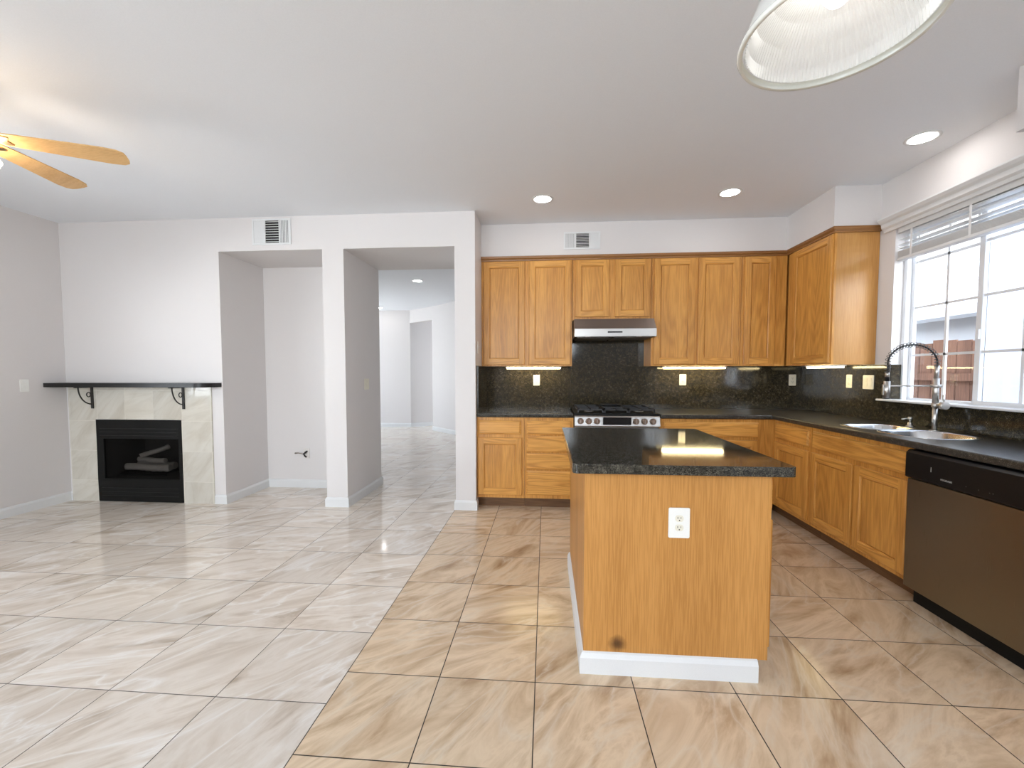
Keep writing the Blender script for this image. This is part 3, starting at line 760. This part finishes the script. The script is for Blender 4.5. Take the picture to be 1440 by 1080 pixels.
for a, b in ((x0+.03, .63), (.65, x1-.03)): part(MB().box(a, b, 4.23, 4.60, 1.625, 1.636), 'filter', FILT, t, bevel=.002)
part(MB().box(x0+.007, x1-.007, 4.143, 4.619, 1.637, 1.645), 'underside', simple('hood_underside', (.12, .115, .11), .4, metal=.7), t)
for x in (.40, .88): part(MB().cyl(.028, (x, 4.185, 1.632), .005, 20), 'lamp_cover', WPLAST, t)
# ------------------------------------------------------------------ dishwasher
t = thing('dishwasher', 'stainless dishwasher with black control strip right of the sink cabinet', 'dishwasher', (2.05, 2.25, 0))
part(MB().box(2.055, 2.60, 1.875, 2.548, .10, .868), 'tub_casing', BLACKM, t)
part(MB().box(2.018, 2.054, 1.872, 2.548, .095, .704), 'door', STEELV, t, bevel=.004)
m = MB(); m.prism([(2.020, .706), (2.004, .716), (2.004, .850), (2.020, .866), (2.054, .866), (2.054, .706)], lambda u, v, q: (u, q, v), 1.872, 2.548)
cpn = part(m, 'control_strip', BLACKG, t, bevel=.002)
part(MB().box(2.075, 2.60, 1.878, 2.545, 0, .093), 'toe_panel', BLACKM, t)
PRN = simple('printed_mark', (.62, .62, .60), .5)
def letters(txt, size, loc, rot, mat, parent, name):
    cu = bpy.data.curves.new(name, 'FONT'); cu.body = txt; cu.size = size; cu.align_x = 'CENTER'; cu.extrude = .0002
    o = bpy.data.objects.new(name, cu); C.objects.link(o)
    dg = bpy.context.evaluated_depsgraph_get(); dg.update()
    me = bpy.data.meshes.new_from_object(o.evaluated_get(dg)); bpy.data.objects.remove(o)
    me.materials.clear(); me.materials.append(mat)
    me.transform(Matrix.Translation(Vector(loc)-Vector(root_loc(parent))) @ Matrix.Rotation(rot[2], 4, 'Z') @ Matrix.Rotation(rot[0], 4, 'X'))
    q = bpy.data.objects.new(name, me); C.objects.link(q); q.parent = parent
    return q
letters('FRIGIDAIRE', .0125, (2.0036, 2.300, .742), (PI/2, 0, -PI/2), PRN, cpn, 'lettering')
m = MB(); m.box(2.0032, 2.0039, 2.386, 2.389, .772, .797); part(m, 'indicator_mark', PRN, cpn)
FM = simple('faint_mark', (.12, .12, .12), .5)
for y in (2.20, 2.14, 2.09, 2.075): part(MB().box(2.0032, 2.0039, y-.005, y, .744, .747), 'button_mark', FM, cpn)
# ------------------------------------------------------------------ sink
t = thing('double_bowl_sink', 'stainless double bowl sink set below the granite under the window', 'sink', (2.3, 2.95, .69))
def bowl(x0, x1, y0, y1, r, n, depth):
    m = MB(); rows = []
    for d, z in ((-.014, .9143), (-.013, .9160), (-.001, .9160), (.004, .908), (.010, .78), (.018, .8725-depth+.03), (.035, .8725-depth+.006), (.07, .8725-depth), (.13, .8725-depth-.002)):
        rows.append([(x, y, z) for x, y in rrect(x0+d, x1-d, y0+d, y1-d, max(.012, r-d*.5), n)])
    m.grid(rows, 0, closed=True, smooth=True); m.face(rows[-1], 0)
    b = part(m, 'bowl', SINKM, t)
    c = ((x0+x1)/2, (y0+y1)/2, .8725-depth)
    k = MB(); k.cyl(.040, c, .004, 24); k.cyl(.024, (c[0], c[1], c[2]+.004), .001, 16, mi=1); part(k, 'drain', [CHROME, DARK], b)
bowl(2.125, 2.475, 3.035, 3.325, .10, 6, .16); bowl(2.125, 2.50, 2.60, 2.995, .13, 8, .20)
# ------------------------------------------------------------------ faucet
FX, FY = 2.503, 2.974
t = thing('spring_faucet', 'tall brushed nickel faucet with black spring arch behind the sink', 'faucet', (FX, FY, .914))
m = MB(); m.cyl(.026, (FX, FY, .914), .006, 28); m.cyl(.0135, (FX, FY, .920), .150, 28); part(m, 'base', CHROME, t)
m = MB(); m.cyl(.020, (FX, FY, 1.068), .026, 28); m.tube([(FX, FY, 1.082), (FX, FY-.045, 1.082)], .012, 16); part(m, 'valve_collar', CHROME, t)
m = MB(); m.cyl(.0165, (FX, FY, 1.094), .160, 28); m.cyl(.0125, (FX, FY, 1.254), .084, 24); part(m, 'riser', CHROME, t)
m = MB(); m.cyl(.024, (FX, FY-.045, 1.082), -.030, 24, axis='y'); m.tube([(FX, FY-.062, 1.095), (FX-.012, FY-.064, 1.150)], [.006, .005], 12)
part(m, 'handle', CHROME, t)
# hose arch: up from the riser, over, and down to the spray head
X0, X1 = FX, 2.205; R_ = (X0-X1)/2; cz = 1.338
path = [(FX, FY, 1.335+.002*i) for i in range(3)]
for i in range(33):
    a = PI*i/32; path.append(((X0+X1)/2+R_*math.cos(a), FY, cz+.012+R_*.80*math.sin(a)))
path += [(X1, FY, cz-.02), (X1, FY, 1.290)]
m = MB(); m.tube(path, .0050, 12); part(m, 'hose', simple('black_rubber_hose', (.02, .02, .02), .5), t)
def along(pts, d):
    for p, q in zip(pts, pts[1:]):
        L = (q-p).length
        if d <= L: return p+(q-p)*(d/L), (q-p).normalized()
        d -= L
    return pts[-1], (pts[-1]-pts[-2]).normalized()
PV = [Vector(p) for p in path]; tot = sum((b-a).length for a, b in zip(PV, PV[1:]))
hel = []; turns = 25
for i in range(turns*14+1):
    u = i/(turns*14); p, tt = along(PV, u*tot*.999); nn = Vector((0, 1, 0)); bb = tt.cross(nn); a = 2*PI*turns*u
    hel.append(p+(nn*math.cos(a)+bb*math.sin(a))*.0150)
m = MB(); m.tube(hel, .0021, 6); part(m, 'spring', simple('dark_spring_steel', (.12, .12, .12), .4, metal=.6), t)
m = MB(); m.cyl(.012, (X1, FY, 1.262), .030, 20); m.cyl(.0115, (X1, FY, 1.235), .027, 20, mi=1); m.cyl(.0195, (X1, FY, 1.125), .110, 24, r2=.0175)
m.cyl(.0165, (X1, FY, 1.121), .004, 20, mi=1)
hd = part(m, 'spray_head', [CHROME, BLACKM], t); m = MB(); m.box(X1-.026, X1-.020, FY-.007, FY+.007, 1.145, 1.215); part(m, 'spray_trigger', CHROME, hd, bevel=.002)
m = MB(); m.tube([(FX, FY, 1.205), (X1+.02, FY, 1.205)], .0045, 10); m.lathe([(.0235, -.010), (.0275, -.010), (.0275, .010), (.0235, .010), (.0235, -.010)], (FX, FY, 1.205), 24)
part(m, 'holder_arm', CHROME, t)
# soap dispenser
t = thing('soap_dispenser', 'small chrome soap dispenser beside the far sink bowl', 'soap dispenser', (2.535, 3.20, .914))
m = MB(); m.lathe([(1e-4, 0), (.024, 0), (.024, .006), (.015, .012), (.0125, .030), (1e-4, .030)], (2.535, 3.20, .9142), 24); part(m, 'base', CHROME, t)
m = MB(); m.cyl(.006, (2.535, 3.20, .944), .020, 14); m.cyl(.015, (2.535, 3.20, .960), .022, 20, r2=.013); m.tube([(2.535, 3.20, .972), (2.480, 3.20, .966)], [.006, .005], 12); part(m, 'pump_head', CHROME, t)

# ------------------------------------------------------------------ fireplace
SURR = tiles('surround_tile', .3, -4.755, .214-.3, [(.25, (.52, .47, .385)), (.5, (.64, .60, .52)), (.75, (.70, .67, .60))], (.66, .62, .54), rough=.11, gw=.004, plane='xz', vein=.5, veinc=(.50, .44, .35), bump=.4)
def onsurr(m, name, y0): return m
m = MB()
m.box(-4.762, -4.476, 3.938, 3.9495, .0, 1.150); m.box(-3.563, -3.245, 3.938, 3.9495, .0, 1.150); m.box(-4.476, -3.563, 3.938, 3.9495, .827, 1.150)
tag(m.build('fireplace_surround', SURR), 'beige stone tile surround around the black fireplace', 'fireplace surround')
t = thing('fireplace_insert', 'black metal gas fireplace insert with a glass front', 'fireplace', (-4.02, 4.2, 0))
FA, FB = -4.472, -3.568
m = MB(); m.box(FA, FB, 3.934, 3.952, .635, .823); m.box(FA, FB, 3.934, 3.952, .004, .232); m.box(FA, -4.398, 3.934, 3.952, .232, .635); m.box(-3.600, FB, 3.934, 3.952, .232, .635)
part(m, 'front_frame', BLACKM, t, bevel=.002)
LV = simple('black_louvre', (.010, .010, .0095), .45)
for z in (.665, .70, .735, .06, .10, .14): part(MB().box(FA+.04, FB-.04, 3.930, 3.9339, z, z+.004), 'louvre', LV, t)
FBM = simple('firebox_liner', (.05, .048, .045), .8, bump=.5, bscale=30)
m = MB(); m.box(-4.440, -3.60, 4.40, 4.42, .20, .70); m.box(-4.440, -4.42, 3.96, 4.40, .20, .70); m.box(-3.62, -3.60, 3.96, 4.40, .20, .70); m.box(-4.42, -3.62, 3.96, 4.40, .20, .235); m.box(-4.42, -3.62, 3.96, 4.40, .69, .70)
part(m, 'firebox', FBM, t)
part(MB().box(-4.398, -3.600, 3.945, 3.948, .232, .635), 'glass_front', FGLASS, t)
m = MB()
for x in [-4.36+.035*i for i in range(15)]: m.box(x-.004, x+.004, 4.06, 4.28, .262, .270)
m.box(-4.37, -3.86, 4.06, 4.07, .2355, .2619); m.box(-4.37, -3.86, 4.27, 4.28, .2355, .2619)
part(m, 'log_grate', BLACKM, t)
LOG = simple('ceramic_log', (.55, .52, .48), .9, bump=1.0, bscale=40)
def log(a, b, r, label):
    a, b = Vector(a), Vector(b); m = MB(); n = 14; pts = []
    for i in range(n+1):
        u = i/n; p = a.lerp(b, u); p += Vector((0, .006*math.sin(u*7), .006*math.sin(u*5+1))); pts.append(p)
    m.tube(pts, [r*(1+.10*math.sin(3*i)+random.uniform(-.06, .06)) for i in range(n+1)], 14)
    c = (a+b)/2
    tag(m.build('fireplace_log', LOG, None, origin=c), label, 'log', 'ceramic logs in the fireplace')
log((-4.33, 4.10, .315), (-3.86, 4.11, .312), .036, 'front ceramic log lying level in the fireplace grate')
log((-4.31, 4.22, .318), (-3.90, 4.215, .314), .038, 'rear ceramic log lying level in the fireplace grate')
log((-4.27, 4.18, .377), (-3.92, 4.12, .385), .026, 'slim ceramic log lying across the top of the two level ones')
log((-4.18, 4.10, .425), (-4.00, 4.26, .510), .024, 'short ceramic log leaning upward at the top of the pile')
# mantel shelf with wrought iron brackets
out = [(XL+.002, 3.748), (-3.27, 3.748)]+[(-3.27+.13*math.sin(a), 3.878-.13*math.cos(a)) for a in [PI/2*i/8 for i in range(1, 9)]]+[(-3.14, 3.948), (XL+.002, 3.948)]
o = slab('mantel_shelf', out, [], 1.152, 1.192, simple('dark_mantel_stone', (.008, .0075, .007), .35, spec=.35), bevel=.012, seg=3, origin=(-3.96, 3.9, 1.152))
tag(o, 'long black mantel shelf above the fireplace', 'mantel')
def bracket(x, label):
    t = thing('mantel_bracket', label, 'bracket', (x, 3.935, .93), 0, 'iron brackets under the mantel')
    part(MB().box(x-.012, x+.012, 3.926, 3.9375, .935, 1.151), 'wall_bar', IRON, t, bevel=.002)
    m = MB(); m.box(x-.010, x+.010, 3.775, 3.926, 1.143, 1.1515); part(m, 'shelf_bar', IRON, t)
    P = [(x, 3.926-.120*math.cos(a), 1.146-.165*math.sin(a)) for a in [PI/2*i/14 for i in range(15)]]
    m = MB(); m.tube([(p[0], p[1], p[2]) for p in P], .006, 8); part(m, 'curved_brace', IRON, t)
    m = MB(); m.tube([(x, 3.900+.018*math.cos(a), 1.075+.022*math.sin(a)) for a in [2*PI*i/20 for i in range(21)]], .0045, 8); part(m, 'scroll', IRON, t)
bracket(-4.495, 'scrolled iron bracket under the left half of the mantel shelf')
bracket(-3.528, 'scrolled iron bracket under the right end of the mantel shelf')
# ------------------------------------------------------------------ wall vents
def vent(label, x0, x1, z0, z1, y, dark=(0, 1, 1)):
    t = thing('wall_vent', label, 'vent', ((x0+x1)/2, y, z0), 0, 'white wall registers')
    m = MB(); b = .016; w = x1-x0
    m.box(x0, x1, y-.008, y-.0005, z0, z0+b); m.box(x0, x1, y-.008, y-.0005, z1-b, z1)
    e = [x0+b, x0+w*.31, x0+w*.34, x0+w*.69, x0+w*.72, x1-b]
    m.box(x0, x0+b, y-.008, y-.0005, z0+b, z1-b); m.box(x1-b, x1, y-.008, y-.0005, z0+b, z1-b)
    m.box(e[1], e[2], y-.007, y-.0005, z0+b, z1-b); m.box(e[3], e[4], y-.007, y-.0005, z0+b, z1-b)
    part(m, 'frame', WHITE, t)
    m = MB()
    for k, (a, c) in enumerate(((e[0], e[1]), (e[4], e[5]))):
        n = 6; s = (c-a)/n
        for i in range(n):
            x = a+s*(i+.5); d = .55*s*(1 if k == 0 else -1)
            m.prism([(x-d*.8, y-.006), (x-d*.8+.0012, y-.006), (x+d*.8+.0012, y-.0012), (x+d*.8, y-.0012)], lambda u, v, q: (u, v, q), z0+b, z1-b)
    n = 9; s = (z1-z0-2*b)/n
    for i in range(n):
        z = z0+b+s*(i+.5); m.box(e[2], e[3], y-.0065, y-.001, z-.0020, z+.0020)
    part(m, 'louvres', WHITE, t)
    part(MB().box(x0+b*.5, x1-b*.5, y-.0006, y-.0001, z0+b*.5, z1-b*.5), 'duct_opening', DARK, t)
vent('larger white wall vent above the empty niche', -2.780, -2.398, 2.500, 2.740, YB)
vent('smaller white wall vent above the kitchen wall cabinets', .170, .525, 2.500, 2.668, 4.33)
# low cable outlet in the niche
t = thing('cable_outlet', 'low cable outlet with dangling connectors on the back wall of the niche', 'outlet', (-2.672, 4.5998, .385))
PL = simple('pale_plate', (.74, .70, .66), .5)
part(MB().box(-2.707, -2.637, 4.5935, 4.5997, .330, .444), 'cover_plate', PL, t, bevel=.002)
m = MB(); m.tube([(-2.665, 4.593, .412), (-2.668, 4.565, .408), (-2.680, 4.55, .390), (-2.668, 4.553, .365), (-2.652, 4.556, .352)], .008, 8); part(m, 'cable_stub', BLACKM, t)
m = MB(); m.tube([(-2.668, 4.593, .395), (-2.70, 4.56, .388), (-2.745, 4.555, .398), (-2.785, 4.56, .394)], [.004, .004, .005, .009], 8); part(m, 'gas_valve', simple('dull_brass_stub', (.25, .2, .15), .4, metal=.6), t)

# ------------------------------------------------------------------ ceiling lights
def downlight(label, x, y, s, r=.082, group='recessed ceiling lights'):
    t = thing('recessed_light', label, 'ceiling light', (x, y, ZC), 0, group)
    m = MB(); m.lathe([(r-.012, -.0005), (r-.010, -.004), (r+.008, -.003), (r+.010, -.0005), (r-.012, -.0005)], (x, y, ZC), 40); part(m, 'trim_ring', WHITE, t)
    m = MB(); m.lathe([(r-.0125, -.0008), (r*.6, -.006), (1e-4, -.008)], (x, y, ZC), 40); part(m, 'lens', emit('downlight_glow', (1, .97, .95), s), t)
DL = 20.0
downlight('recessed ceiling light above the left kitchen cabinets', -.034, 3.735, DL)
downlight('recessed ceiling light above the corner cabinets', 1.494, 3.722, DL)
downlight('recessed ceiling light nearest to the kitchen window', 2.348, 2.966, DL)
downlight('nearer recessed ceiling light seen through the passage', -2.057, 6.834, 16.0)
downlight('farther recessed ceiling light seen through the passage', -3.765, 9.57, 16.0)
# ------------------------------------------------------------------ ceiling fan
BL = oak('fan_blade_maple', 'x', light=(.74, .48, .22), dark=(.58, .34, .14), scale=.5)
BRASS = simple('antique_brass', (.45, .33, .20), .3, metal=1)
HX, HY, HZ = -2.909, 2.003, 2.49
t = thing('ceiling_fan', 'ceiling fan with light maple blades and warm lamps at the left', 'ceiling fan', (HX, HY, ZC))
m = MB(); m.lathe([(1e-4, 0), (.075, 0), (.07, -.03), (.03, -.055), (.014, -.06), (.014, -.14), (1e-4, -.14)], (HX, HY, ZC-.0005), 28); part(m, 'canopy', BRASS, t)
m = MB(); m.lathe([(1e-4, .085), (.05, .085), (.088, .055), (.095, .0), (.088, -.035), (.06, -.055), (.05, -.10), (1e-4, -.10)], (HX, HY, HZ+.035), 32); part(m, 'motor_housing', BRASS, t)
BANG = math.radians(28)
for k in range(5):
    a = BANG+2*PI*k/5; tl = math.radians(-12)
    Mx = Matrix.Translation((HX, HY, HZ)) @ Matrix.Rotation(a, 4, 'Z') @ Matrix.Rotation(tl, 4, 'X')
    ol = [(.105, .044), (.105, -.044), (.20, -.052)]+[(.55, -.068)]+[(.608, -.062), (.634, -.045), (.640, -.02), (.640, .02), (.634, .045), (.608, .062)]+[(.55, .068), (.20, .052)]
    m = MB(); m.prism(ol, lambda u, v, q: tuple(Mx @ Vector((u, v, q))), -.003, .003)
    ob = part(m, 'blade', BL, t, bevel=.001)
    m = MB(); m.prism([(.06, .018), (.06, -.018), (.11, -.014), (.135, -.034), (.165, -.028), (.150, 0), (.165, .028), (.135, .034), (.11, .014)], lambda u, v, q: tuple(Mx @ Vector((u, v, q))), -.0085, -.0035)
    part(m, 'blade_iron', BRASS, t)
m = MB(); m.lathe([(.04, -.075), (.075, -.080), (.105, -.092), (.115, -.108), (.105, -.130), (.070, -.152), (.02, -.162), (1e-4, -.163)], (HX, HY, HZ), 36)
part(m, 'lamp_bowl', emit('warm_bowl_glow', (1, .80, .58), 14), t)
m = MB(); m.lathe([(.04, -.055), (.042, -.070), (.042, -.0749), (1e-4, -.0749)], (HX, HY, HZ), 36); part(m, 'bowl_holder', BRASS, t)
# ------------------------------------------------------------------ pendant lamp with ribbed shade
PX, PY, PZ, PR = .666, 1.090, EYE+.78, .2005
t = thing('pendant_lamp', 'white dome pendant lamp with ribbed inside hanging at the top right', 'pendant lamp', (PX, PY, ZC))
SH = simple('white_shade_enamel', (.86, .86, .84), .3)
def milky(name, col, tl, rough):
    m, nt, n, l, b = newmat(name); b.inputs['Base Color'].default_value = (*col, 1); b.inputs['Roughness'].default_value = rough
    t_ = n.new('ShaderNodeBsdfTranslucent'); t_.inputs[0].default_value = (*col, 1); mx = n.new('ShaderNodeMixShader'); mx.inputs[0].default_value = tl
    l.new(b.outputs[0], mx.inputs[1]); l.new(t_.outputs[0], mx.inputs[2]); l.new(mx.outputs[0], n['Material Output'].inputs[0]); return m
RB = milky('ribbed_white_glass', (.90, .91, .91), .25, .15)
SHG = milky('white_glass_shade', (.90, .90, .88), .35, .25)
m = MB(); m.lathe([(PR-.007, .002), (PR, 0), (PR+.004, .006), (PR+.002, .014), (PR-.004, .018), (PR-.008, .018)], (PX, PY, PZ), 96); part(m, 'glass_rim', simple('clear_rim_glass', (.88, .89, .84), .1, coat=.5), t)
dome = [(PR-.010, .018), (PR-.014, .045), (PR-.032, .090), (PR-.065, .132), (PR-.110, .162), (.055, .180), (.040, .200)]
m = MB(); m.lathe(dome, (PX, PY, PZ), 96); part(m, 'shade', SHG, t)
inner = [(PR-.014, .014), (PR-.018, .043), (PR-.036, .086), (PR-.069, .127), (PR-.113, .156), (.050, .172)]
m = MB(); rows = []; NR = 120
for r, h in inner:
    rows.append([(PX+(r-(.0028 if j % 2 else 0))*math.cos(2*PI*j/(2*NR)), PY+(r-(.0028 if j % 2 else 0))*math.sin(2*PI*j/(2*NR)), PZ+h) for j in range(2*NR)])
m.grid(rows, 0, closed=True, smooth=False); part(m, 'ribbed_liner', RB, t)
m = MB(); m.cyl(.042, (PX, PY, PZ+.200), .060, 28); m.cyl(.012, (PX, PY, PZ+.260), .020, 16); part(m, 'socket_cap', SH, t)
m = MB(); m.tube([(PX, PY, PZ+.278), (PX, PY, ZC-.03)], .006, 10); part(m, 'stem', SH, t)
m = MB(); m.lathe([(1e-4, 0), (.06, 0), (.055, -.02), (.01, -.032), (1e-4, -.032)], (PX, PY, ZC-.0005), 28); part(m, 'ceiling_canopy', SH, t)
m = MB(); m.lathe([(1e-4, -.058), (.018, -.054), (.031, -.036), (.034, -.012), (.026, .02), (.016, .045), (1e-4, .045)], (PX, PY, PZ+.125), 24); part(m, 'bulb', emit('pendant_bulb_glow', (1, .97, .92), 4.0), t)

# ------------------------------------------------------------------ outside the kitchen window
GRD = simple('concrete_yard', (.45, .44, .42), .9)
struct('ground_yard', box(2.77, 14, -4, 14, -.25, -.10), GRD)
struct('ground_patio', box(-12, 2.77, -12, YF-.16, -.25, -.10), GRD)
FW = oak('weathered_fence_board', 'z', light=(.17, .082, .050), dark=(.07, .032, .02), rough=.8, scale=.6)
t = thing('wooden_fence', 'red-brown board fence outside the kitchen window', 'fence', (4.6, 4, -.1), 0)
y = -1.5; k = 0
while y < 9.0:
    wdt = .135+.01*((k*7) % 3); part(MB().box(4.62, 4.638, y, y+wdt, -.06, 1.64+.012*((k*5) % 4)), 'board', FW, t); y += wdt+.016; k += 1
for z in (.30, 1.20): part(MB().box(4.585, 4.6195, -1.5, 9, z, z+.085), 'rail', FW, t)
for yy in (-1.0, 1.4, 3.8, 6.2, 8.6): part(MB().box(4.50, 4.585, yy, yy+.09, -.10, 1.5), 'post', FW, t)
t = thing('neighbour_house', 'pale grey neighbouring house beyond the fence', 'house', (8, 4, -.1))
STU = simple('grey_stucco', (.36, .36, .37), .9, bump=.3, bscale=60); ROOF = simple('pale_roof_shingle', (.62, .63, .66), .9, bump=.6, bscale=20)
part(MB().box(6.6, 12, -3, 13, -.1, 2.30), 'wall', STU, t)
m = MB(); m.prism([(6.15, 2.16), (6.15, 2.28), (9.3, 3.70), (12.45, 2.28), (12.45, 2.16)], lambda u, v, q: (u, q, v), -3.3, 13.3); part(m, 'roof', ROOF, t)
m = MB()
for i in range(12): x = 6.2+i*.26; z = 2.31+(x-6.15)*.451; m.box(x-.01, x+.01, -3.3, 13.3, z-.03, z+.012)
part(m, 'shingle_courses', ROOF, t)
part(MB().box(6.11, 6.149, -3.3, 13.3, 2.15, 2.29), 'fascia', simple('fascia_grey', (.33, .33, .35), .8), t)
